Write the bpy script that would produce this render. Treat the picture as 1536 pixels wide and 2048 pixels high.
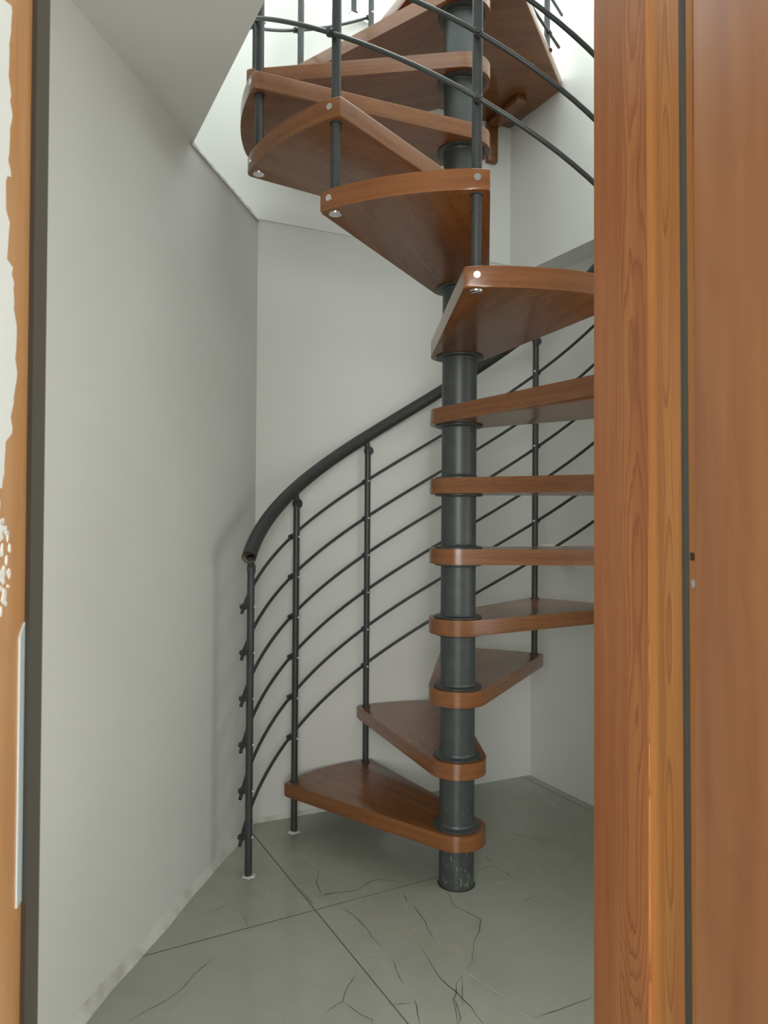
import bpy, bmesh, math, random
from mathutils import Vector, Matrix
random.seed(7)
for o in list(bpy.data.objects):
    bpy.data.objects.remove(o, do_unlink=True)
sc = bpy.context.scene
COL = sc.collection
PI = math.pi

# ---------------------------------------------------------------- camera
CAM = Vector((0.0, -2.209, 1.1009))
YAW, PIT, ROL, FPX = 0.10334, 0.01076, 0.00753, 1439.17
FW = Vector((-math.sin(YAW), math.cos(YAW), 0)); RI = Vector((math.cos(YAW), math.sin(YAW), 0)); UP = Vector((0, 0, 1))
f2 = FW*math.cos(PIT) + UP*math.sin(PIT); u2 = UP*math.cos(PIT) - FW*math.sin(PIT)
r3 = RI*math.cos(ROL) + u2*math.sin(ROL); u3 = u2*math.cos(ROL) - RI*math.sin(ROL)
cd = bpy.data.cameras.new('camera')
cam = bpy.data.objects.new('camera', cd); COL.objects.link(cam)
M = Matrix(((r3.x, u3.x, -f2.x), (r3.y, u3.y, -f2.y), (r3.z, u3.z, -f2.z))).to_4x4()
M.translation = CAM
cam.matrix_world = M
cd.sensor_fit = 'HORIZONTAL'; cd.sensor_width = 36.0; cd.lens = FPX/1536*36
cd.clip_start = 0.05; cd.clip_end = 100
cd.dof.use_dof = True; cd.dof.focus_distance = 1.7; cd.dof.aperture_fstop = 17
sc.camera = cam

# ---------------------------------------------------------------- light and exposure
sc.view_settings.view_transform = 'Standard'; sc.view_settings.look = 'None'
sc.view_settings.gamma = 1; sc.view_settings.use_curve_mapping = False
sc.view_settings.exposure = 0.95
w = bpy.data.worlds.new('daylight'); sc.world = w; w.use_nodes = True
bg = w.node_tree.nodes['Background']
bg.inputs['Color'].default_value = (0.90, 1.0, 0.965, 1); bg.inputs['Strength'].default_value = 1.4

def area(name, loc, target, sx, sy, power, col):
    l = bpy.data.lights.new(name, 'AREA'); l.shape = 'RECTANGLE'; l.size = sx; l.size_y = sy
    l.energy = power; l.color = col
    o = bpy.data.objects.new(name, l); COL.objects.link(o)
    o.location = loc
    o.rotation_euler = (Vector(target) - Vector(loc)).to_track_quat('-Z', 'Y').to_euler()
    return o
def P(X, d, z):                        # a point X to the right of and d ahead of where the photographer stands
    v = CAM + RI*X + FW*d
    return Vector((v.x, v.y, z))
area('room_window_daylight', P(-0.2, -2.7, 1.5), P(0.0, 1.5, 1.0), 2.2, 1.5, 72, (0.98, 0.99, 0.985))
area('room_side_window_daylight', P(1.58, -1.1, 1.35), P(-0.5, 0.9, 1.15), 1.5, 1.5, 27, (0.98, 0.99, 0.985))
area('skylight_daylight', (-0.15, 0.0, 5.4), (-0.1, 0.1, 0), 2.2, 2.2, 45, (0.92, 1.0, 0.98))

area('side_fill_light', (1.262, -0.70, 1.25), (0.43, -1.255, 1.15), 1.0, 1.3, 5, (0.97, 1.0, 0.98))  # added fill lamp to brighten the left wall; no window is built here

# ---------------------------------------------------------------- helpers
def tag(o, label=None, cat=None, group=None, kind=None):
    if label: o['label'] = label
    if cat: o['category'] = cat
    if group: o['group'] = group
    if kind: o['kind'] = kind
    return o
def empty(name, loc=(0, 0, 0), parent=None):
    o = bpy.data.objects.new(name, None); COL.objects.link(o); o.location = loc
    o.empty_display_size = 0.05
    if parent: o.parent = parent
    return o
def obj(name, bm, mats, parent=None, smooth=False, loc=None, rotz=0):
    bm.normal_update()
    me = bpy.data.meshes.new(name); bm.to_mesh(me); bm.free()
    for m in (mats if isinstance(mats, (list, tuple)) else [mats]): me.materials.append(m.m)
    if smooth:
        for p in me.polygons: p.use_smooth = True
        me.set_sharp_from_angle(angle=math.radians(38))
    o = bpy.data.objects.new(name, me); COL.objects.link(o)
    if parent: o.parent = parent
    if loc is not None: o.location = loc
    if rotz: o.rotation_euler = (0, 0, rotz)
    return o
def dup(o, parent=None, loc=None, rotz=None):
    c = o.copy(); COL.objects.link(c); c.parent = parent
    if loc is not None: c.location = loc
    if rotz is not None: c.rotation_euler = (0, 0, rotz)
    for ch in list(o.children): dup(ch, c)
    return c
def prism(bm, pts, z0, z1, bevel=0, shear=None, mat=0, seg=2):
    """closed outline pts (x,y) extruded from z0 to z1; shear = lean vector per metre about z 1.1"""
    s = shear or Vector((0, 0, 0))
    lo = [bm.verts.new((x + s.x*(z0-1.1), y + s.y*(z0-1.1), z0)) for x, y in pts]
    hi = [bm.verts.new((x + s.x*(z1-1.1), y + s.y*(z1-1.1), z1)) for x, y in pts]
    a = sum(pts[i][0]*pts[(i+1) % len(pts)][1] - pts[(i+1) % len(pts)][0]*pts[i][1] for i in range(len(pts)))
    if a < 0: lo.reverse(); hi.reverse()
    n = len(pts); fs = [bm.faces.new(list(reversed(lo))), bm.faces.new(hi)]
    for i in range(n): fs.append(bm.faces.new((lo[i], lo[(i+1) % n], hi[(i+1) % n], hi[i])))
    for f in fs: f.material_index = mat
    if bevel:
        es = set(fs[0].edges) | set(fs[1].edges)
        bmesh.ops.bevel(bm, geom=list(es), offset=bevel, segments=seg, affect='EDGES', profile=0.5)
    return bm
def box(bm, c, sx, sy, sz, rot=0, bevel=0, mat=0):
    m = Matrix.Translation(c) @ Matrix.Rotation(rot, 4, 'Z') @ Matrix.Diagonal((sx, sy, sz, 1))
    r = bmesh.ops.create_cube(bm, size=1, matrix=m)
    fs = {f for v in r['verts'] for f in v.link_faces}
    for f in fs: f.material_index = mat
    if bevel:
        bmesh.ops.bevel(bm, geom=list({e for f in fs for e in f.edges}), offset=bevel, segments=2, affect='EDGES', profile=0.5)
    return bm
def cyl(bm, a, b, r, r2=None, seg=20, mat=0):
    a = Vector(a); b = Vector(b); d = b - a
    m = Matrix.Translation((a+b)/2) @ d.to_track_quat('Z', 'Y').to_matrix().to_4x4()
    k = bmesh.ops.create_cone(bm, cap_ends=True, segments=seg, radius1=r, radius2=r if r2 is None else r2, depth=d.length, matrix=m)
    for f in {f for v in k['verts'] for f in v.link_faces}: f.material_index = mat
    return bm
def ball(bm, c, r, sx=1, sy=1, sz=1, seg=14):
    bmesh.ops.create_uvsphere(bm, u_segments=seg, v_segments=seg//2+2, radius=r, matrix=Matrix.Translation(c) @ Matrix.Diagonal((sx, sy, sz, 1)))
    return bm
def lathe(bm, prof, seg=40, c=(0, 0, 0), mat=0):
    rings = []
    for r, z in prof:
        rings.append([bm.verts.new((c[0]+r*math.cos(2*PI*i/seg), c[1]+r*math.sin(2*PI*i/seg), c[2]+z)) for i in range(seg)])
    for a, b in zip(rings, rings[1:]):
        for i in range(seg): bm.faces.new((a[i], a[(i+1) % seg], b[(i+1) % seg], b[i])).material_index = mat
    bm.faces.new(list(reversed(rings[0]))).material_index = mat
    bm.faces.new(rings[-1]).material_index = mat
    return bm
def sweep(bm, pts, r, seg=10, inner=None, mat=0, inner_mat=0):
    """tube along pts; inner radius leaves it hollow and open at both ends"""
    pts = [Vector(p) for p in pts]
    def rings(rad):
        out = []
        for i, p in enumerate(pts):
            t = (pts[min(i+1, len(pts)-1)] - pts[max(i-1, 0)]).normalized()
            s = t.cross(UP); s = s.normalized() if s.length > 1e-4 else Vector((1, 0, 0)); n = s.cross(t)
            out.append([bm.verts.new(p + (s*math.cos(2*PI*k/seg) + n*math.sin(2*PI*k/seg))*rad) for k in range(seg)])
        return out
    R = rings(r)
    for a, b in zip(R, R[1:]):
        for k in range(seg): bm.faces.new((a[k], b[k], b[(k+1) % seg], a[(k+1) % seg])).material_index = mat
    if inner:
        Q = rings(inner)
        for a, b in zip(Q, Q[1:]):
            for k in range(seg): bm.faces.new((a[k], a[(k+1) % seg], b[(k+1) % seg], b[k])).material_index = inner_mat
        for a, b in ((R[0], Q[0]), (Q[-1], R[-1])):
            for k in range(seg): bm.faces.new((a[k], a[(k+1) % seg], b[(k+1) % seg], b[k])).material_index = mat
    else:
        bm.faces.new(R[0]).material_index = mat; bm.faces.new(list(reversed(R[-1]))).material_index = mat
    bmesh.ops.recalc_face_normals(bm, faces=bm.faces)
    return bm

# ---------------------------------------------------------------- materials
class Mat:
    def __init__(s, name, col=(0.8, 0.8, 0.8), rough=0.5, spec=0.5, metal=0.0, coat=0.0):
        s.m = bpy.data.materials.new(name); s.m.use_nodes = True; s.nt = s.m.node_tree
        s.b = s.nt.nodes['Principled BSDF']
        s.b.inputs['Base Color'].default_value = (*col, 1); s.b.inputs['Roughness'].default_value = rough
        s.b.inputs['Specular IOR Level'].default_value = spec; s.b.inputs['Metallic'].default_value = metal
        s.b.inputs['Coat Weight'].default_value = coat; s.b.inputs['Coat Roughness'].default_value = 0.12
        s._co = None
    def n(s, t, **k):
        x = s.nt.nodes.new(t)
        for a, v in k.items(): setattr(x, a, v)
        return x
    def link(s, a, b): s.nt.links.new(a, b)
    def coord(s, kind='Object', scale=(1, 1, 1), rnd=0, loc=(0, 0, 0)):
        tc = s.n('ShaderNodeTexCoord'); mp = s.n('ShaderNodeMapping'); mp.inputs['Scale'].default_value = scale
        mp.inputs['Location'].default_value = loc
        src = tc.outputs[kind]
        if rnd:
            oi = s.n('ShaderNodeObjectInfo'); vm = s.n('ShaderNodeVectorMath', operation='SCALE'); cx = s.n('ShaderNodeCombineXYZ')
            s.link(oi.outputs['Random'], cx.inputs[0]); s.link(oi.outputs['Random'], cx.inputs[1]); s.link(oi.outputs['Random'], cx.inputs[2])
            vm.inputs['Scale'].default_value = rnd; s.link(cx.outputs[0], vm.inputs[0])
            ad = s.n('ShaderNodeVectorMath', operation='ADD'); s.link(src, ad.inputs[0]); s.link(vm.outputs[0], ad.inputs[1]); src = ad.outputs[0]
        s.link(src, mp.inputs['Vector']); return mp.outputs[0]
    def noise(s, vec, scale, detail=4, rough=0.5, dist=0):
        x = s.n('ShaderNodeTexNoise'); x.inputs['Scale'].default_value = scale; x.inputs['Detail'].default_value = detail
        x.inputs['Roughness'].default_value = rough; x.inputs['Distortion'].default_value = dist
        s.link(vec, x.inputs['Vector']); return x.outputs['Fac']
    def ramp(s, fac, stops):
        x = s.n('ShaderNodeValToRGB'); e = x.color_ramp.elements
        while len(e) < len(stops): e.new(0.5)
        for i, (p, c) in enumerate(stops):
            e[i].position = p; e[i].color = (*c, 1) if isinstance(c, tuple) else (c, c, c, 1)
        s.link(fac, x.inputs['Fac']); return x.outputs['Color']
    def mix(s, fac, a, b, mode='MIX'):
        x = s.n('ShaderNodeMix', data_type='RGBA', blend_type=mode)
        for sock, v in ((x.inputs['Factor'], fac), (x.inputs['A'], a), (x.inputs['B'], b)):
            if hasattr(v, 'is_output'): s.link(v, sock)
            else: sock.default_value = v if not isinstance(v, tuple) else (*v, 1)
        return x.outputs['Result']
    def math(s, op, a, b=None):
        x = s.n('ShaderNodeMath', operation=op)
        for i, v in enumerate((a, b)):
            if v is None: continue
            if hasattr(v, 'is_output'): s.link(v, x.inputs[i])
            else: x.inputs[i].default_value = v
        return x.outputs[0]
    def col(s, c): s.link(c, s.b.inputs['Base Color'])
    def bump(s, h, strength=0.1, dist=0.002):
        x = s.n('ShaderNodeBump'); x.inputs['Strength'].default_value = strength; x.inputs['Distance'].default_value = dist
        s.link(h, x.inputs['Height']); s.link(x.outputs[0], s.b.inputs['Normal'])

def wall_mat(name, col, mott=0.04):
    m = Mat(name, col, 0.55, 0.3)
    v = m.coord('Object')
    a = m.noise(v, 1.3, 3); b = m.noise(v, 60, 3)
    lo = tuple(c*(1-mott) for c in col); hi = tuple(min(1, c*(1+mott)) for c in col)
    m.col(m.ramp(a, [(0.3, lo), (0.7, hi)])); m.bump(b, 0.06, 0.001)
    return m
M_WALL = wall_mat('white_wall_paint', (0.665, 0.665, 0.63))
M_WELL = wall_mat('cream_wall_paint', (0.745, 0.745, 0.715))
M_CEIL = wall_mat('ceiling_paint', (0.76, 0.76, 0.74))
M_CAULK = Mat('rough_filler', (0.52, 0.51, 0.46), 0.8, 0.2)
_v = M_CAULK.coord('Object'); M_CAULK.col(M_CAULK.ramp(M_CAULK.noise(_v, 18, 5), [(0.30, (0.44, 0.43, 0.38)), (0.55, (0.58, 0.575, 0.53))])); M_CAULK.bump(M_CAULK.noise(_v, 60, 4), 0.5, 0.004)

def tile_mat():
    m = Mat('polished_grey_tile', (0.2, 0.2, 0.18), 0.13, 0.5)
    v = m.coord('Object')
    a = m.noise(v, 1.1, 6, 0.6, 0.6); c = m.noise(v, 7, 5, 0.65)
    base = m.ramp(a, [(0.32, (0.27, 0.285, 0.235)), (0.5, (0.315, 0.33, 0.275)), (0.68, (0.36, 0.375, 0.315))])
    base = m.mix(0.25, base, m.ramp(c, [(0.3, (0.26, 0.275, 0.23)), (0.7, (0.38, 0.39, 0.33))]))
    # soft veins of the stone print
    rv = m.n('ShaderNodeMapping'); rv.inputs['Rotation'].default_value = (0, 0, 0.6); rv.inputs['Scale'].default_value = (2.2, 0.9, 1)
    m.link(v, rv.inputs['Vector'])
    q = m.noise(rv.outputs[0], 1.5, 5, 0.55, 1.2)
    vein = m.math('ABSOLUTE', m.math('SUBTRACT', q, 0.5))
    vm = m.ramp(vein, [(0.0, 1.0), (0.012, 0.0)])
    base = m.mix(m.math('MULTIPLY', vm, 0.13), base, (0.44, 0.45, 0.39))
    m.col(base)
    m.link(m.ramp(c, [(0.3, 0.10), (0.7, 0.19)]), m.b.inputs['Roughness'])
    return m
M_TILE = tile_mat()
M_GROUT = Mat('dark_tile_joint', (0.10, 0.102, 0.085), 0.7)
M_VEIN = Mat('dark_stone_vein', (0.13, 0.133, 0.108), 0.25)
M_VEINL = Mat('pale_stone_vein', (0.41, 0.42, 0.36), 0.2)

def wood(name, light, mid, dark, along, across, centre, k, flow=1.6, rings=6.0, rough=0.35, rnd=0.0, coat=0.15, line=0.5, fine=0.35, rot=0.0, zmix=0.0, tone=2.0, edge=False):
    """flame grain: contour lines of a slow noise along the board plus the square of the distance across it"""
    m = Mat(name, mid, rough, 0.5, coat=coat)
    v = m.coord('Object')
    if rot:
        mp = m.n('ShaderNodeMapping'); mp.inputs['Rotation'].default_value = (0, 0, rot); m.link(v, mp.inputs['Vector']); v = mp.outputs[0]
    sp = m.n('ShaderNodeSeparateXYZ'); m.link(v, sp.inputs[0])
    L = sp.outputs[along]; A = sp.outputs[across]
    if edge:                           # on the narrow upright faces the grain runs level
        tc = m.n('ShaderNodeTexCoord'); ns = m.n('ShaderNodeSeparateXYZ'); m.link(tc.outputs['Normal'], ns.inputs[0])
        up_ = m.math('GREATER_THAN', m.math('ABSOLUTE', ns.outputs[2]), 0.5)
        def sel(a, b):
            x = m.n('ShaderNodeMix', data_type='FLOAT'); m.link(up_, x.inputs[0]); m.link(b, x.inputs[2]); m.link(a, x.inputs[3]); return x.outputs[0]
        Lx = m.math('ADD', L, m.math('MULTIPLY', A, 1.3))
        A = sel(A, m.math('MULTIPLY', sp.outputs[2], 2.2)); L = sel(L, Lx)
    if zmix: A = m.math('ADD', A, m.math('MULTIPLY', sp.outputs[2], zmix))
    off = None
    if rnd:
        oi = m.n('ShaderNodeObjectInfo'); off = m.math('MULTIPLY', oi.outputs['Random'], rnd); L = m.math('ADD', L, off)
        A = m.math('ADD', A, m.math('MULTIPLY', m.math('SUBTRACT', oi.outputs['Random'], 0.5), 0.25))
    def vec(a, b, c=None):
        x = m.n('ShaderNodeCombineXYZ'); m.link(a, x.inputs[0]); m.link(b, x.inputs[1])
        if c: m.link(c, x.inputs[2])
        return x.outputs[0]
    n1 = m.noise(vec(m.math('MULTIPLY', L, flow*2), m.math('MULTIPLY', A, 4.0)), 1.0, 1.5, 0.4)
    wob = m.noise(vec(m.math('MULTIPLY', L, 9.0), m.math('MULTIPLY', A, 60.0)), 1.0, 2, 0.5)
    u = m.math('MULTIPLY', m.math('SUBTRACT', A, centre), k)
    F = m.math('ADD', m.math('MULTIPLY', n1, 3.0), m.math('MULTIPLY', u, u))
    F = m.math('ADD', F, m.math('MULTIPLY', wob, 0.16))
    fr = m.math('FRACT', m.math('MULTIPLY', F, rings))
    ln = m.ramp(fr, [(0.0, 0.0), (0.55, 0.12), (0.90, 1.0), (1.0, 0.0)])
    fib = m.noise(vec(m.math('MULTIPLY', L, 7.0), m.math('MULTIPLY', A, 420.0), m.math('MULTIPLY', sp.outputs[2], 5.0) if along != 2 else None), 1.0, 3, 0.6)
    t = m.ramp(m.noise(vec(m.math('MULTIPLY', L, tone), m.math('MULTIPLY', A, tone*12)), 1.0, 3), [(0.30, dark), (0.5, mid), (0.70, light)])
    c = m.mix(m.math('MULTIPLY', ln, line), t, tuple(x*f for x, f in zip(mid, (0.58, 0.42, 0.38))))
    c = m.mix(m.math('MULTIPLY', m.ramp(fib, [(0.48, 0.0), (0.68, 1.0)]), fine), c, tuple(x*f for x, f in zip(mid, (0.66, 0.55, 0.5))))
    m.col(c)
    return m
M_TREAD = wood('varnished_oak_tread', (0.245, 0.096, 0.029), (0.205, 0.077, 0.023), (0.165, 0.059, 0.018), 0, 1, 0.0, 5.0, flow=1.2, rings=8, rough=0.26, rnd=7.0, coat=0.22, line=0.30, fine=0.45, edge=True)
M_JAMB = wood('cherry_veneer_jamb', (0.49, 0.195, 0.064), (0.42, 0.155, 0.049), (0.36, 0.122, 0.038), 2, 1, 0.177, 13.0, flow=1.1, rings=6.5, rough=0.5, line=0.8, fine=0.7, rot=-YAW, coat=0.0)
M_STOP = wood('honey_veneer_door_stop', (0.54, 0.235, 0.062), (0.46, 0.190, 0.049), (0.41, 0.155, 0.040), 2, 1, 0.082, 34.0, flow=1.5, rings=3.5, rough=0.45, line=0.75, fine=0.3, rot=-YAW, coat=0.0)
for _m in (M_JAMB, M_STOP): _m.b.inputs['Specular IOR Level'].default_value = 0.3
M_LEAF = wood('cherry_veneer_door_leaf', (0.32, 0.130, 0.044), (0.275, 0.104, 0.034), (0.215, 0.073, 0.025), 2, 1, -0.10, 5.0, flow=0.8, rings=3, rough=0.4, line=0.12, fine=0.15, rot=-YAW, coat=0.1)

def jamb_left_mat():
    m = wood('pale_cherry_jamb', (0.64, 0.35, 0.155), (0.58, 0.30, 0.12), (0.52, 0.25, 0.09), 2, 1, 0.0, 6.0, flow=0.8, rings=3, rough=0.35, line=0.12, fine=0.15, rot=-YAW, coat=0.2)
    return m
M_JAMBL = jamb_left_mat()
M_WHITE = Mat('white_jamb_patch', (0.86, 0.90, 0.88), 0.4)
M_SEAL = Mat('dark_rubber_seal', (0.052, 0.048, 0.038), 0.55)
M_STEEL = Mat('brushed_steel', (0.72, 0.76, 0.78), 0.32, metal=0.85)
M_PLATE = Mat('pale_steel_plate', (0.58, 0.66, 0.68), 0.3, metal=0.15)
M_CHROME = Mat('chrome_cap', (0.85, 0.86, 0.85), 0.22, metal=1.0)
M_SOCK = Mat('socket_plastic', (0.80, 0.79, 0.75), 0.4)
M_HOLE = Mat('dark_hole', (0.02, 0.02, 0.02), 0.8)

def iron(name, col, rough, wear=0.0):
    m = Mat(name, col, rough, 0.5)
    v = m.coord('Object', (1, 1, 1)); a = m.noise(v, 25, 4)
    c = m.ramp(a, [(0.3, tuple(x*0.85 for x in col)), (0.7, tuple(x*1.15 for x in col))])
    if wear:
        ge = m.n('ShaderNodeNewGeometry'); sp = m.n('ShaderNodeSeparateXYZ'); m.link(ge.outputs['Position'], sp.inputs[0])
        hz = m.n('ShaderNodeMapRange'); hz.inputs['From Min'].default_value = 0.55; hz.inputs['From Max'].default_value = 0.0
        m.link(sp.outputs['Z'], hz.inputs['Value'])
        mp = m.n('ShaderNodeMapping'); mp.inputs['Scale'].default_value = (1, 1, 0.3); m.link(ge.outputs['Position'], mp.inputs['Vector'])
        s1 = m.noise(mp.outputs[0], 230, 2, 0.5)
        th = m.math('SUBTRACT', 0.80, m.math('MULTIPLY', hz.outputs[0], wear))
        k = m.math('MULTIPLY', m.math('GREATER_THAN', s1, th), m.math('GREATER_THAN', m.noise(ge.outputs['Position'], 22, 2), 0.52))
        c = m.mix(m.math('MULTIPLY', k, 0.75), c, (0.20, 0.21, 0.16))
    m.col(c); m.bump(m.noise(v, 500, 2), 0.08, 0.0004)
    return m
M_POLE = iron('grey_green_powder_coat', (0.044, 0.050, 0.048), 0.42, 0.215)
M_IRON = iron('charcoal_baluster_paint', (0.038, 0.041, 0.040), 0.42)
M_RAIL = iron('black_handrail_coating', (0.034, 0.035, 0.033), 0.5)
M_INNER = Mat('bare_tube_inside', (0.24, 0.20, 0.15), 0.6)

# veins of the stone print on the floor tiles, metres
VEINS_DARK = [
    [(-0.712, -0.692), (-0.687, -0.650), (-0.654, -0.610), (-0.634, -0.568), (-0.628, -0.514), (-0.598, -0.444)],
    [(-0.634, -0.568), (-0.637, -0.539)],
    [(-0.427, 0.028), (-0.421, -0.049), (-0.395, -0.113)],
    [(-0.396, -0.126), (-0.355, -0.103), (-0.383, -0.113), (-0.291, -0.079), (-0.268, -0.033), (-0.237, -0.006), (-0.168, -0.013)],
    [(-0.465, -0.085), (-0.433, -0.132), (-0.403, -0.177)],
    [(-0.597, -0.241), (-0.576, -0.270), (-0.559, -0.302)],
    [(-0.698, -0.262), (-0.673, -0.232), (-0.641, -0.207)],
    [(-0.465, -0.239), (-0.470, -0.212)],
    [(-0.048, -0.038), (-0.024, -0.066), (-0.004, -0.136), (0.037, -0.164), (0.069, -0.194), (0.063, -0.248), (0.048, -0.298), (0.040, -0.386), (0.026, -0.423)],
    [(-0.155, -0.081), (-0.139, -0.133)],
    [(-0.123, -0.141), (-0.089, -0.210), (-0.075, -0.256), (-0.057, -0.307)],
    [(-0.090, -0.338), (-0.063, -0.402), (-0.037, -0.464), (0.001, -0.508), (0.035, -0.559), (0.061, -0.608)],
    [(-0.236, -0.457), (-0.254, -0.525), (-0.257, -0.569), (-0.289, -0.614)],
    [(-0.256, -0.572), (-0.211, -0.608), (-0.182, -0.623), (-0.183, -0.637)],
    [(0.016, -0.448), (0.003, -0.476), (0.001, -0.515), (-0.005, -0.534), (0.001, -0.575), (0.005, -0.614)],
    [(0.016, -0.455), (0.017, -0.525), (0.016, -0.556)],
    [(-0.003, -0.531), (0.011, -0.597), (0.007, -0.614)],
    [(0.062, 0.086), (0.121, 0.123), (0.160, 0.073), (0.178, 0.031)],
    [(-0.326, -0.172), (-0.267, -0.235), (-0.238, -0.275), (-0.219, -0.313), (-0.186, -0.360)],
    [(-0.155, -0.401), (-0.144, -0.446), (-0.124, -0.491)],
    [(-0.152, -0.570), (-0.097, -0.558)],
    [(-0.095, -0.544), (-0.082, -0.596), (-0.077, -0.625)],
    [(0.174, -0.578), (0.232, -0.543), (0.322, -0.487)],
    [(0.183, -0.100), (0.231, -0.046)],
    [(0.156, 0.392), (0.244, 0.345), (0.357, 0.293)],
    [(-0.271, -0.133), (-0.255, -0.169)],
    [(0.087, 0.182), (0.125, 0.144)],
]
VEINS_LIGHT = [
    [(0.011, -0.418), (0.065, -0.469), (0.105, -0.506), (0.174, -0.578)],
    [(0.314, 0.938), (0.337, 0.760), (0.383, 0.626), (0.487, 0.425)],
    [(-0.641, 0.357), (-0.610, 0.309), (-0.585, 0.283)],
    [(-0.532, 0.062), (-0.500, 0.126), (-0.428, 0.027)],
    [(-0.766, -0.046), (-0.649, -0.046)],
    [(0.173, 0.041), (0.113, -0.004)],
    [(0.222, 0.161), (0.319, 0.222), (0.460, 0.264)],
]

# ---------------------------------------------------------------- the setting
BD = Vector((0.859, 0.511, 0)); BN = Vector((0.511, -0.859, 0))      # back wall direction, and its normal into the room
RD = Vector((0.555, -0.832, 0)); RO = Vector((0.832, 0.555, 0))      # right wall direction, and outward
LC = Vector((-0.735, 0.345, 0)); RC = Vector((0.315, 0.970, 0)); UC = Vector((0.211, 0.908, 0))
ZC = 2.195
def xy(*v): return [(p.x, p.y) for p in v]
def struct(name, bm, m, label=None, **k):
    o = obj(name, bm, m, **k); o['kind'] = 'structure'
    if label: o['label'] = label
    return o

# floor: one sheet with its tile joints and veins lying in the same mesh
bm = bmesh.new()
prism(bm, [(-6, -7), (4, -7), (4, 2), (-6, 2)], -0.1, 0.0)
def strip(bm, pts, wd, z, mat, taper=True, wob=0.0):
    P2 = []
    for a, b in zip(pts, pts[1:]):
        a = Vector(a); b = Vector(b); n = max(1, int((b-a).length/0.02))
        for i in range(n):
            p = a.lerp(b, i/n); P2.append(p + Vector((random.uniform(-wob, wob), random.uniform(-wob, wob))))
    P2.append(Vector(pts[-1])); prev = None
    for i, p in enumerate(P2):
        t = (P2[min(i+1, len(P2)-1)] - P2[max(i-1, 0)])
        if t.length < 1e-6: continue
        t.normalize(); n = Vector((-t.y, t.x)); f = i/(len(P2)-1)
        ww = wd*(min(1, 0.25 + 3*min(f, 1-f)) if taper else 1)*(random.uniform(0.45, 1.25) if taper else 1)/2
        cur = (bm.verts.new((p.x+n.x*ww, p.y+n.y*ww, z)), bm.verts.new((p.x-n.x*ww, p.y-n.y*ww, z)))
        if prev: bm.faces.new((prev[0], prev[1], cur[1], cur[0])).material_index = mat
        prev = cur
U = Vector((0.5645, -0.8254)); V = Vector((0.8290, 0.5592)); O = Vector((-0.395, -0.200))
strip(bm, [O-U*0.8, O+U*4.0], 0.0030, 0.0004, 1, False); strip(bm, [O-V*2, O+V*0.41], 0.0028, 0.0004, 1, False)
for k in (1, 2, 3, 4): strip(bm, [O+U*0.9*k-V*2, O+U*0.9*k+V*2], 0.0028, 0.0004, 1, False) if k > 1 else None
strip(bm, [O+V*1.2-U*0.8, O+V*1.2+U*3], 0.0028, 0.0004, 1, False)
for L in VEINS_DARK: strip(bm, L, 0.0028, 0.0005, 2, True, 0.0015)
for L in VEINS_LIGHT: strip(bm, L, 0.0045, 0.0006, 3, True, 0.001)
struct('floor', bm, [M_TILE, M_GROUT, M_VEIN, M_VEINL], 'polished grey-green stone-look floor tiles with fine dark veins')

# back wall rises through the stair opening to the floor above
bm = bmesh.new()
a = LC - BD*1.2; b = RC + BD*0.5
def back_pt(t, o=0.0): return LC + BD*t - BN*o
prism(bm, xy(back_pt(-1.2), back_pt(1.9), back_pt(1.9, 0.28), back_pt(-1.2, 0.28)), -0.1, 2.195)
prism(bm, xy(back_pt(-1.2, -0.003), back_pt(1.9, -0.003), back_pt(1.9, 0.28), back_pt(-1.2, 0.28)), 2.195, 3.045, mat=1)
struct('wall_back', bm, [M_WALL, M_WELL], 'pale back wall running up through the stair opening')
# left wall is a low partition, its top level with the ceiling
bm = bmesh.new()
LD = Vector((-0.078, -0.997, 0))
prism(bm, xy(LC + Vector((0, 0.0, 0)), LC + LD*1.75, LC + LD*1.75 + Vector((-0.5, 0, 0)), LC + Vector((-0.5, -0.22, 0))), -0.1, ZC)
struct('wall_left', bm, M_WALL, 'plain pale grey-white wall left of the stair')
# right wall and the overhanging wall of the opening above it
bm = bmesh.new()
prism(bm, xy(RC - RD*0.3, RC + RD*3.2, RC + RD*3.2 + RO*0.3, RC - RD*0.3 + RO*0.3), -0.1, 2.14)
struct('wall_right', bm, M_WALL, 'pale right wall with two socket plates')
bm = bmesh.new()
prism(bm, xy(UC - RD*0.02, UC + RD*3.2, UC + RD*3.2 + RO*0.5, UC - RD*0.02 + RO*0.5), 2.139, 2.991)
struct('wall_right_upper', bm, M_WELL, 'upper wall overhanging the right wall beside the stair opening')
# ceiling: slab left of the opening, slab in front of it
S1 = Vector((-0.763, -0.213, 0))
bm = bmesh.new()
FE = 0.86
# where the left edge of the opening meets the front edge
s_ = (FE - S1.dot(BN))/RD.dot(BN); CN = S1 + RD*s_
s2 = (LC.dot(BN) - S1.dot(BN))/RD.dot(BN); CB = S1 + RD*s2
prism(bm, xy(CB, CN, CN + RD*3.6, CN + RD*3.6 - RO*3.4, CB - RO*2.4), ZC, 2.90)
prism(bm, xy(CN, CN + BD*2.6, CN + BD*2.6 + RD*3.6, CN + RD*3.6), ZC, 2.90)
struct('ceiling', bm, M_CEIL, 'white ceiling slab with the edge of the stair opening')

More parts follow.
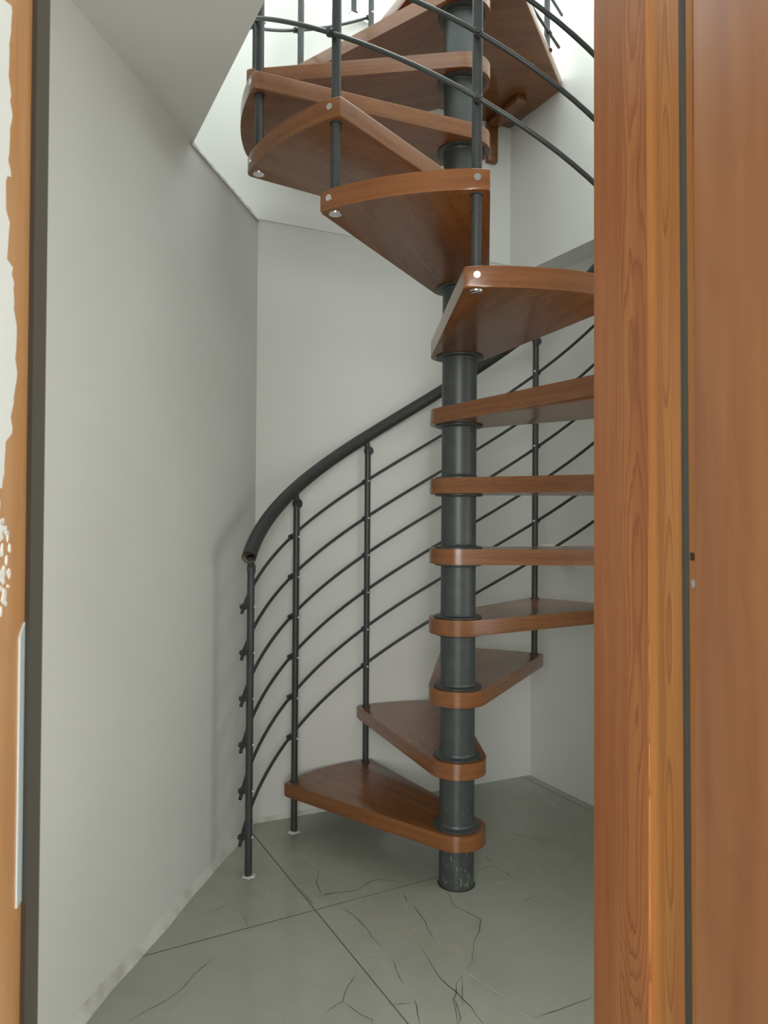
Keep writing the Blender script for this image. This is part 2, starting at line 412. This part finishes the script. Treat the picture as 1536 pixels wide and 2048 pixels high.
# doorway wall on this side of the stair, and the room the photographer stands in
bm = bmesh.new()
def pxy(*c): return [(P(X, d, 0).x, P(X, d, 0).y) for X, d in c]
prism(bm, pxy((-1.5, 0.49), (-0.371, 0.49), (-0.371, 0.656), (-0.331, 0.656), (-0.348, 0.70), (-1.5, 0.70)), 0, ZC)
prism(bm, pxy((0.312, 0.972), (2.9, 0.972), (2.9, 0.60), (0.335, 0.60)), 0, ZC)
prism(bm, pxy((-0.330, 0.655), (-0.348, 0.70), (0.335, 0.80), (0.335, 0.655)), 2.06, ZC)
struct('wall_doorway', bm, M_WALL, 'wall around the doorway')
bm = bmesh.new()
prism(bm, pxy((-1.62, 0.66), (-1.5, 0.66), (-1.5, -3.0), (-1.62, -3.0)), 0, ZC)
prism(bm, pxy((1.7, 0.58), (1.82, 0.58), (1.82, -3.0), (1.7, -3.0)), 0, ZC)
prism(bm, pxy((-1.62, -3.0), (1.82, -3.0), (1.82, -3.12), (-1.62, -3.12)), 0, ZC)
struct('wall_room', bm, M_WALL, 'walls of the room before the doorway')

# rough filler along the foot of the walls
def filler(name, p0, p1, nrm, h, dpt, label):
    bm = bmesh.new(); n = 220; prev = None; hk = [random.random() for _ in range(60)]; dk = [random.random() for _ in range(60)]
    def lerpn(K, x):
        i = int(x); f = x-i; f = f*f*(3-2*f); return K[i]*(1-f)+K[i+1]*f
    for i in range(n+1):
        p = p0.lerp(p1, i/n); hh = h*(0.72+0.4*lerpn(hk, i/n*22)+0.12*lerpn(dk, i/n*56)); dd = dpt*(0.7+0.5*lerpn(dk, i/n*18)+0.1*lerpn(hk, i/n*57))
        cur = [bm.verts.new(p - nrm*0.01), bm.verts.new(p + nrm*dd), bm.verts.new(p + nrm*dd*0.7 + UP*hh*0.35), bm.verts.new(p + nrm*0.0015 + UP*hh), bm.verts.new(p - nrm*0.01 + UP*hh)]
        if prev:
            for k in range(5): bm.faces.new((prev[k], prev[(k+1) % 5], cur[(k+1) % 5], cur[k]))
        else: bm.faces.new(list(reversed(cur)))
        prev = cur
    bm.faces.new(prev); bmesh.ops.recalc_face_normals(bm, faces=bm.faces)
    return struct(name, bm, M_CAULK, label, smooth=True)
filler('baseboard_left', LC + LD*0.02, LC + LD*1.5, Vector((0.997, -0.078, 0)), 0.028, 0.016, 'rough pale filler strip at the foot of the left wall')
filler('baseboard_back', LC, LC + BD*0.42, BN, 0.016, 0.009, 'rough pale filler strip at the foot of the back wall')
filler('trim_1', LC + UP*2.183 - BN*0.0, LC + LD*0.56 + UP*2.183, Vector((0.997, -0.078, 0)), 0.014, 0.006, 'ragged plaster edge along the top of the left wall')

# glazed storey above: white framed windows behind the two low walls
def window(name, p, d, n, length, z0, z1, bays, label):
    root = empty(name, (p.x, p.y, z0)); tag(root, label, None, None, 'structure')
    bm = bmesh.new(); L = Vector((0, 0, 0)); ang = math.atan2(d.y, d.x)
    H = z1 - z0
    for z in (0.03, H*0.5, H-0.03): box(bm, d*(length/2) + UP*z, length, 0.06, 0.06, ang)
    for i in range(bays+1): box(bm, d*(length*i/bays) + UP*(H/2), 0.05, 0.062, H, ang)
    obj('window_frame', bm, M_FRAME, root)
    bm = bmesh.new(); box(bm, d*(length/2) + UP*(H/2), length-0.04, 0.006, H-0.06, ang)
    obj('pane', bm, M_GLASS, root)
M_FRAME = Mat('white_window_frame', (0.82, 0.84, 0.84), 0.35)
M_GLASS = Mat('window_glass', (1, 1, 1), 0.0)
nt = M_GLASS.nt; tr = nt.nodes.new('ShaderNodeBsdfTransparent'); gl = nt.nodes.new('ShaderNodeBsdfGlossy'); gl.inputs['Roughness'].default_value = 0.02
mx = nt.nodes.new('ShaderNodeMixShader'); mx.inputs[0].default_value = 0.05
nt.links.new(tr.outputs[0], mx.inputs[1]); nt.links.new(gl.outputs[0], mx.inputs[2]); nt.links.new(mx.outputs[0], nt.nodes['Material Output'].inputs['Surface'])
window('window_1', back_pt(-1.3, 0.24), BD, BN, 2.5, 3.045, 4.9, 5, 'white framed glazing above the back wall')
w2 = UC + RO*0.40 + RD*(-0.2)
window('window_2', w2, RD, RO, 3.2, 2.991, 4.9, 5, 'white framed glazing above the right upper wall')

# ---------------------------------------------------------------- doorway joinery
K1 = RI*(-0.0044); K2 = RI*(-0.0098)
def px(c): return [((x-768)/1439.17*d, d) for x, d in c]
door = empty('door_1', P(0, 0.66, 0)); tag(door, 'wooden door frame the stair is seen through', None, None, 'structure')
inv = -P(0, 0.66, 0)
def dpart(name, pts, m, shear=None, z0=0.0, z1=2.06, bevel=0, parent=None, label=None, seg=2):
    bm = bmesh.new(); prism(bm, pxy(*pts), z0, z1, bevel, shear, seg=seg)
    for v in bm.verts: v.co += inv
    o = obj(name, bm, m, parent or door, smooth=True)
    if label: o['label'] = label
    return o
def arc(cx, cy, r, a0, a1, n):
    return [(cx + r*math.cos(math.radians(a0+(a1-a0)*i/n)), cy + r*math.sin(math.radians(a0+(a1-a0)*i/n))) for i in range(n+1)]
# far lining board, then the cove and the rounded stop, the seal, the near edge strip
A = px([(1188, 0.99), (1297, 0.79)])
jr = dpart('jamb', A + [(A[1][0]+0.022, 0.79), (A[0][0]+0.022, 0.99)], M_JAMB, K1, label='reddish cherry veneer lining board with flame grain')
c0 = px([(1296, 0.79)])[0]; e0 = px([(1317, 0.768)])[0]; e1 = px([(1364, 0.705)])[0]
cove = [(c0[0]+0.0008, 0.790), (c0[0]+0.0012, 0.787), (c0[0]+0.0030, 0.781), (c0[0]+0.0044, 0.774), (c0[0]+0.0040, 0.767), (c0[0]+0.0030, 0.760)]
stop = cove + [(e0[0]-0.0002, 0.748), (e1[0], 0.705), (e1[0]+0.02, 0.705), (c0[0]+0.022, 0.79)]
ds = dpart('door_stop', stop, M_STOP, K2, label='honey coloured moulding with a rounded edge')
sealp = px([(1356, 0.703), (1359, 0.692), (1374, 0.688), (1386, 0.690)]) + [(e1[0]+0.018, 0.703)]
sealp = [(e1[0]-0.0004, 0.7048), (e1[0]-0.0018, 0.700), (e1[0]-0.0005, 0.6935), (e1[0]+0.004, 0.6905), (e1[0]+0.018, 0.6905), (e1[0]+0.018, 0.7048)]
sealp = px([(1363.5, 0.7048), (1364.5, 0.700), (1370, 0.6940), (1377, 0.6900)]) + [(e1[0]+0.02, 0.690), (e1[0]+0.02, 0.7048)]
dpart('weather_seal', sealp, M_SEAL, K2)
E1 = px([(1378, 0.688), (1391, 0.668)])
strip_o = dpart('edge_strip', E1 + [(E1[1][0]+0.03, 0.668), (E1[0][0]+0.03, 0.688)], M_STOP, K2)
# near door leaf, folded back towards the camera
B0 = px([(1390, 0.655), (1620, 0.50)])
leaf = dpart('door_leaf', [B0[0], B0[1], (B0[1][0]+0.045, 0.50), (B0[0][0]+0.045, 0.655)], M_LEAF, K2*0.6, 0.008, 2.04, 0.0015, label='door leaf in blurred reddish veneer')
bm = bmesh.new()
sp = P((1389.5-768)/1439.17*0.670, 0.670, 1.1009 - (1162-1039)/1439.17*0.670)
cyl(bm, sp - RI*0.0012, sp + RI*0.004, 0.0040, seg=20)
for v in bm.verts: v.co += inv
obj('screw', bm, M_STEEL, strip_o, smooth=True)
bm = bmesh.new()
sp = P((1386-768)/1439.17*0.675, 0.675, 1.1009 - (1108-1039)/1439.17*0.675)
box(bm, sp, 0.003, 0.006, 0.007, YAW)
for v in bm.verts: v.co += inv
obj('striker_recess', bm, M_HOLE, strip_o)
# left jamb, its seal, the steel strike plate and ragged white patches
L0 = px([(-90, 0.46), (51, 0.60)])
jl = dpart('jamb', [L0[0], L0[1], (L0[1][0]-0.012, 0.655), (-0.37, 0.655), (-0.37, 0.46)], M_JAMBL, None, 0, 2.06, 0, label='pale orange jamb with ragged white patches')
SL = px([(50, 0.602), (62, 0.598), (88, 0.612), (86, 0.640), (60, 0.654)]) 
dpart('weather_seal', SL + [(L0[1][0]-0.012, 0.654)], M_SEAL)
ln = Vector(L0[1]) - Vector(L0[0]); lt = ln.normalized(); nn = Vector((lt.y, -lt.x))   # face direction and outward normal
if nn.y > 0: nn = -nn
def on_face(u, z, off=0.0):            # u metres back from the far edge of the face
    q = Vector(L0[1]) - lt*u + nn*off
    return P(q.x, q.y, z)
bm = bmesh.new()
zt = 1.1009 - (1237-1027)/1439.17*0.60; zb = 1.1009 - (1790-1027)/1439.17*0.60
vs = []
for u, z in ((0.0002, zb), (0.0125, zb), (0.0125, zt-0.010), (0.0002, zt)):
    vs.append(on_face(u, z, 0.0016))
fb = [on_face(u, z, -0.001) for u, z in ((0.0002, zb), (0.0125, zb), (0.0125, zt-0.010), (0.0002, zt))]
va = [bm.verts.new(v + inv) for v in vs]; vb = [bm.verts.new(v + inv) for v in fb]
bm.faces.new(va); bm.faces.new(list(reversed(vb)))
for i in range(4): bm.faces.new((va[i], vb[i], vb[(i+1) % 4], va[(i+1) % 4]))
bmesh.ops.recalc_face_normals(bm, faces=bm.faces)
sk = obj('strike_plate', bm, M_PLATE, jl)
bm = bmesh.new()
za = zt - 0.039; zz = za - 0.032
pts = [on_face(0.0002, za, 0.0036), on_face(0.0045, za, 0.0036), on_face(0.0045, zz, 0.0036), on_face(0.0002, zz, 0.0036)]
pb = [on_face(0.0002, za, 0.001), on_face(0.0045, za, 0.001), on_face(0.0045, zz, 0.001), on_face(0.0002, zz, 0.001)]
va = [bm.verts.new(v + inv) for v in pts]; vb = [bm.verts.new(v + inv) for v in pb]
bm.faces.new(va); bm.faces.new(list(reversed(vb)))
for i in range(4): bm.faces.new((va[i], vb[i], vb[(i+1) % 4], va[(i+1) % 4]))
bmesh.ops.recalc_face_normals(bm, faces=bm.faces)
obj('latch_lip', bm, M_SEAL, sk)
# the white patches: thin ragged layers on the face
def patch(outline):
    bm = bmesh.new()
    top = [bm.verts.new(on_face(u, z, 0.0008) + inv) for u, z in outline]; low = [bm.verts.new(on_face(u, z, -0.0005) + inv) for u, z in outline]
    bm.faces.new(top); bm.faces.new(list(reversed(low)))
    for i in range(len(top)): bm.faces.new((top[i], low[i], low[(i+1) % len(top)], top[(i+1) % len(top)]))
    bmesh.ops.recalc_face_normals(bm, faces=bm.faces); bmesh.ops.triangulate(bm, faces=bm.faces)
    obj('white_patch', bm, M_WHITE, jl)
def face_u(xpx):                       # image column -> distance along the jamb face
    best = min(range(0, 1600), key=lambda i: abs((Vector(L0[1]) - lt*(i*0.0001)).x/(Vector(L0[1]) - lt*(i*0.0001)).y*1439.17 + 768 - xpx))
    return best*0.0001
def zpx(y, u):
    d = (Vector(L0[1]) - lt*u).y; return 1.1009 - (y-1030)/1439.17*d
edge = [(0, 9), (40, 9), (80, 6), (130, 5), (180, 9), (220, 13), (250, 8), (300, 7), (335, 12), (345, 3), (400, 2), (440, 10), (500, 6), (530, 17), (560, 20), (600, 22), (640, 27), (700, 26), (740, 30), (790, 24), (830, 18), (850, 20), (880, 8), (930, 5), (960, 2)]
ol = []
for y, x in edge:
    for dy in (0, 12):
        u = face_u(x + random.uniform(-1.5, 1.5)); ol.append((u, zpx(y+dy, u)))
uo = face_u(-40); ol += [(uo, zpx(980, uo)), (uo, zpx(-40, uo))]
patch(ol)
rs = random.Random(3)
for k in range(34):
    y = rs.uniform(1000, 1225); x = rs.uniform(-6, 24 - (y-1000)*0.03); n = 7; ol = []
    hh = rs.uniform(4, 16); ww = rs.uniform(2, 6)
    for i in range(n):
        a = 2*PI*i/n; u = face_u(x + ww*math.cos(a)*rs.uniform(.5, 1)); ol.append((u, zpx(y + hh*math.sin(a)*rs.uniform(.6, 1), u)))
    patch(ol)

# ---------------------------------------------------------------- wall sockets
def socket(px_t, label):
    t = px_t; c = RC + RD*t + UP*0.961
    root = empty('wall_socket', c); root.rotation_euler = (0, 0, math.atan2(RD.y, RD.x))
    tag(root, label, 'socket', 'wall sockets on the right wall')
    bm = bmesh.new(); box(bm, (0, -0.004, 0), 0.084, 0.009, 0.084, 0, 0.003); obj('cover_plate', bm, M_SOCK, root, smooth=True)
    bm = bmesh.new(); box(bm, (0, -0.0088, 0), 0.052, 0.002, 0.052, 0, 0.0008)
    obj('socket_insert', bm, M_SOCK, root)
    for dx, dz in ((-0.008, 0.012), (0.008, 0.012), (0, -0.004), (-0.008, -0.016), (0.008, -0.016)):
        bm = bmesh.new(); box(bm, (dx, -0.0096, dz), 0.0022, 0.001, 0.007); obj('pin_slot', bm, M_HOLE, root)
socket(0.111, 'white wall socket plate nearer the corner of the back wall')
socket(0.229, 'white wall socket plate farther from the corner, beside the doorway jamb')

# ---------------------------------------------------------------- spiral staircase
H1, RISE, TH = 0.1764, 0.21, 0.0464
AZ0, DAZ = math.radians(183.1), math.radians(30)
RP, RROD, R0, RS, HP = 0.6387, 0.6603, 0.1526, 0.1419, 0.9792
NT = 13
def az(k): return AZ0 - k*DAZ
def T(k): return H1 + (k-1)*RISE
def pol(r, a, z=0): return Vector((r*math.cos(a), r*math.sin(a), z))
stair = empty('spiral_staircase')
tag(stair, 'spiral staircase with reddish wooden treads on a dark grey centre pole and black balustrade', 'staircase')

# tread: rounded end hugging the pole, straight sides, curved outer edge
def tread_bm():
    bm = bmesh.new(); R = 0.664; ri = 0.088; h = math.radians(17.5)
    pts = []
    n = 14; e = 0.012/R
    for i in range(n+1):
        a = -h + e + (2*h - 2*e)*i/n; pts.append((R*math.cos(a), R*math.sin(a)))
    pts.append(((R-0.003)*math.cos(h-0.003), (R-0.003)*math.sin(h-0.003))); pts.append(((R-0.013)*math.cos(h), (R-0.013)*math.sin(h)))
    tg = h + math.acos(ri/R)
    m = 22
    for i in range(m+1):
        a = tg + (2*PI-2*tg)*i/m; pts.append((ri*math.cos(a), ri*math.sin(a)))
    pts.append(((R-0.013)*math.cos(-h), (R-0.013)*math.sin(-h))); pts.append(((R-0.003)*math.cos(-h+0.003), (R-0.003)*math.sin(-h+0.003)))
    prism(bm, pts, -TH, 0, 0.0045, seg=3)
    return bm
def make_tread():
    t = obj('tread', tread_bm(), M_TREAD, stair, smooth=True)
    for s in (-1, 1):
        a = s*DAZ/2
        bm = bmesh.new(); cyl(bm, pol(0.655, a, -TH*0.42), pol(0.6655, a, -TH*0.42), 0.0076, 0.0076, 20)
        obj('edge_screw', bm, M_CHROME, t, smooth=True)
    bm = bmesh.new(); p = pol(RP, -DAZ/2, -TH)
    cyl(bm, p + UP*0.004, p - UP*0.0030, 0.0155, 0.0148, 28); box(bm, p - UP*0.0032, 0.022, 0.0035, 0.0006, 0.6)
    bp = obj('bolt_cap', bm, M_CHROME, t, smooth=True)
    return t
t0 = make_tread()
for k in range(1, NT+1):
    a = az(k) - DAZ/2; z = T(k)
    if k == 1: t = t0; t.location = (0, 0, z); t.rotation_euler = (0, 0, a)
    else: t = dup(t0, stair, (0, 0, z), a)

# pole: a sleeve with a flange at each end between every two treads
def sleeve(z0, z1, r=0.0530, bottom=True, top=True):
    bm = bmesh.new(); lathe(bm, [(r-0.001, 0), (r, 0.001), (r, z1-z0-0.001), (r-0.001, z1-z0)], 48)
    s = obj('pole_sleeve', bm, M_POLE, stair, smooth=True, loc=(0, 0, z0))
    H = z1 - z0
    if bottom:
        bm = bmesh.new(); lathe(bm, [(0.071, 0), (0.0725, 0.001), (0.0725, 0.004), (0.071, 0.0052), (0.060, 0.0055), (0.0555, 0.008), (0.0532, 0.014)], 48); obj('flange', bm, M_POLE, s, smooth=True)
    if top:
        bm = bmesh.new(); lathe(bm, [(0.0532, H-0.010), (0.0545, H-0.0065), (0.070, H-0.006), (0.0725, H-0.0045), (0.0725, H-0.001), (0.071, H)], 48); obj('flange', bm, M_POLE, s, smooth=True)
    return s
sleeve(0.0, T(1)-TH, bottom=False, top=False)
bm = bmesh.new(); lathe(bm, [(0.057, 0.0003), (0.0565, 0.0012), (0.0535, 0.0014)], 40)
obj('base_gap', bm, M_HOLE, stair)
for k in range(1, NT): sleeve(T(k), T(k+1)-TH)
PZ0, PZ1 = 2.785, 2.826
sleeve(T(13), PZ0)
sleeve(PZ1, PZ1+0.92, bottom=True, top=False)
bm = bmesh.new(); ball(bm, (0, 0, PZ1+0.925), 0.053, 1, 1, 0.5, 24); obj('pole_cap', bm, M_POLE, stair, smooth=True)

# balusters
def baluster(k):
    a = az(k); rd = pol(1, a)
    base = 0.0 if k < 2 else T(k-1) - TH
    top = T(k) + HP
    r = empty('baluster', pol(RP, a, base), stair)
    bm = bmesh.new(); cyl(bm, (0, 0, 0), (0, 0, top-base-0.030), 0.0113, seg=20)
    sweepr = bm
    cyl(bm, (0, 0, top-base-0.032), (0, 0, top-base-0.008), 0.0113, 0.0095, 20)
    obj('post', bm, M_IRON, r, smooth=True)
    # collars where the post meets the treads
    zs = ([T(k-1)] if k >= 2 else []) + ([T(k)] if 1 <= k <= NT else [])
    for z in zs:
        bm = bmesh.new(); lathe(bm, [(0.0165, 0), (0.0165, 0.002), (0.0145, 0.0035), (0.012, 0.004)], 24, (0, 0, z-base)); obj('collar', bm, M_IRON, r, smooth=True)
    if 1 <= k <= NT:
        bm = bmesh.new(); lathe(bm, [(0.0135, -0.003), (0.0145, -0.0005), (0.0145, 0)], 24, (0, 0, T(k)-TH-base)); obj('collar', bm, M_HOLE, r, smooth=True)
    if k < 2:                          # blob of mortar round the foot
        bm = bmesh.new(); rr = random.Random(k+5); prev = []
        ring = [bm.verts.new(((0.016+0.010*rr.random())*math.cos(2*PI*i/16), (0.016+0.010*rr.random())*math.sin(2*PI*i/16), 0.0003)) for i in range(16)]
        hi_ = [bm.verts.new((v.co.x*0.72, v.co.y*0.72, 0.002+0.005*rr.random())) for v in ring]
        for i in range(16): bm.faces.new((ring[i], ring[(i+1) % 16], hi_[(i+1) % 16], hi_[i]))
        bm.faces.new(hi_); obj('mortar', bm, M_CAULK, r, smooth=True)
    # knuckle under the handrail
    tang = pol(1, a - PI/2)
    bm = bmesh.new(); zt = top - base
    c = Vector((0, 0, zt)) + tang*0.004
    cyl(bm, c - rd*0.0105, c + rd*0.0105, 0.0155, seg=22)
    cyl(bm, (0, 0, zt-0.028), (0, 0, zt+0.002), 0.0105, 0.0125, 16)
    cyl(bm, c, Vector((0, 0, zt+0.040)) - tang*0.010, 0.009, 0.013, 16)
    kn = obj('handrail_knuckle', bm, M_IRON, r, smooth=True)
    for j in range(6):
        z = T(k) + R0 + j*RS - base
        if z < 0.03: continue
        bm = bmesh.new()
        cyl(bm, rd*0.008 + UP*z, rd*0.0155 + UP*z, 0.0068, 0.0068, 14)
        cyl(bm, rd*(RROD-RP) + UP*z - tang*0.007 - UP*0.003, rd*(RROD-RP) + UP*z + tang*0.007 + UP*0.003, 0.0092, seg=14)
        cyl(bm, rd*(RROD-RP+0.004) + UP*z, rd*(RROD-RP+0.0115) + UP*z, 0.0075, 0.0065, 14)
        q = obj('rod_clamp', bm, M_IRON, r, smooth=True)
        bm = bmesh.new(); ball(bm, -rd*0.0118 + UP*z, 0.0042, seg=10); obj('clamp_screw', bm, M_STEEL, r, smooth=True)
    return r
for k in range(0, 15): baluster(k)

# infill rods and handrail, all turning with the stair
def helix(r, z_at0, k0, k1, per=10):
    out = []; n = int((k1-k0)*per)
    for i in range(n+1):
        k = k0 + (k1-k0)*i/n; out.append(pol(r, az(k), z_at0 + k*RISE))
    return out
for j in range(6):
    bm = bmesh.new(); sweep(bm, helix(RROD, H1 - RISE + R0 + j*RS, -0.075, 14.02), 0.0055, 10)
    obj('infill_rod', bm, M_IRON, stair, smooth=True)
bm = bmesh.new(); sweep(bm, helix(RP, H1 - RISE + HP + 0.058, -0.10, 14.6), 0.0225, 28, 0.0200, 0, 1)
obj('handrail', bm, [M_RAIL, M_INNER], stair, smooth=True)
bm = bmesh.new(); sweep(bm, helix(RP, H1 - RISE + HP + 0.058, 3.62, 3.64, 100), 0.0230, 28); obj('rail_joint', bm, M_RAIL, stair, smooth=True)

# landing board fixed to the back and right walls
def line_pt(p, d, s): return p + d*s
lp = [Vector((-0.100, -0.035, 0))]
pts = []
for i in range(13):
    a = math.radians(200 + 125*i/12); pts.append((0.094*math.cos(a), 0.094*math.sin(a)))
pts += [(0.207, 0.14), (0.389, 0.634), (0.3935, 0.6315)]
wc = UC + BN*0.003 - RO*0.003
pts = pts[:-1] + [(wc.x, wc.y)] + [(-0.4640+0.0, 0.5025)]
bm = bmesh.new(); prism(bm, pts, PZ0, PZ1, 0.003)
obj('landing_board', bm, M_TREAD, stair, smooth=True)
# wooden angle bracket under the landing board
bm = bmesh.new()
bp = Vector((0.122, 0.855, 0)); ang = math.atan2(BD.y, BD.x)
box(bm, bp + BN*0.0145 + UP*(2.610+2.785)/2, 0.050, 0.027, 0.175, ang, 0.006)
ar = bp + BN*(0.014 + 0.115); box(bm, ar + UP*(PZ0-0.015), 0.050, 0.20, 0.030, ang, 0.006)
obj('support_bracket', bm, M_TREAD, stair, smooth=True)

# short railing on the landing board and one post on the low back wall
def rail_post(x, y, z, parent, h=0.95):
    r = empty('baluster', (x, y, z), parent)
    bm = bmesh.new(); cyl(bm, (0, 0, 0), (0, 0, h), 0.0113, seg=20); obj('post', bm, M_IRON, r, smooth=True)
    bm = bmesh.new(); lathe(bm, [(0.019, 0), (0.019, 0.003), (0.0125, 0.005)], 24); obj('collar', bm, M_IRON, r, smooth=True)
    return r
e_d = Vector((0.182, 0.494, 0)).normalized(); e_o = Vector((e_d.y, -e_d.x, 0))
lpost = []
for s in (0.05, 0.34):
    q = Vector((0.207, 0.14, 0)) + e_d*s - e_o*0.022
    if s > 0.3: q = Vector((0.312, 0.462, 0))
    lpost.append(rail_post(q.x, q.y, PZ1, stair))
RA = Vector((0.222, 0.278, 0)); RB = Vector((0.366, 0.543, 0)); rdir = (RB-RA).normalized(); rn = Vector((rdir.y, -rdir.x, 0))
for n_, z in enumerate((2.890, 3.030, 3.170, 3.310, 3.450, 3.590)):
    bm = bmesh.new(); b_ = RB + rdir*0.03*min(n_, 1) + UP*z
    sweep(bm, [RA + UP*z, (RA+RB)/2 + UP*z, b_], 0.0055, 10); obj('infill_rod', bm, M_IRON, stair, smooth=True)
    pp = Vector((0.312, 0.462, 0)); cp = RA + rdir*((pp-RA).dot(rdir)); inv2 = -Vector((0.312, 0.462, PZ1))
    bm = bmesh.new(); cyl(bm, pp + UP*z + inv2, cp + UP*z + inv2, 0.0068, seg=12); cyl(bm, cp - rdir*0.007 + UP*z + inv2, cp + rdir*0.007 + UP*z + inv2, 0.0092, seg=14)
    obj('rod_clamp', bm, M_IRON, lpost[1], smooth=True)
bm = bmesh.new(); sweep(bm, [Vector((0.207, 0.14, 3.80)), Vector((0.312, 0.462, 3.80)) + e_d*0.05], 0.0225, 24, 0.02, 0, 1); obj('handrail', bm, [M_RAIL, M_INNER], stair, smooth=True)
bp2 = back_pt(0.375, 0.012)
up = rail_post(0, 0, 0, None, 0.85); up.name = 'railing_post'; up.location = (bp2.x, bp2.y, 3.070)
tag(up, 'thin grey railing post standing on top of the low back wall', 'railing post')
bm = bmesh.new(); box(bm, (0, 0, -0.0125), 0.036, 0.030, 0.025, math.atan2(BD.y, BD.x), 0.002); obj('base_block', bm, M_FRAME, up)
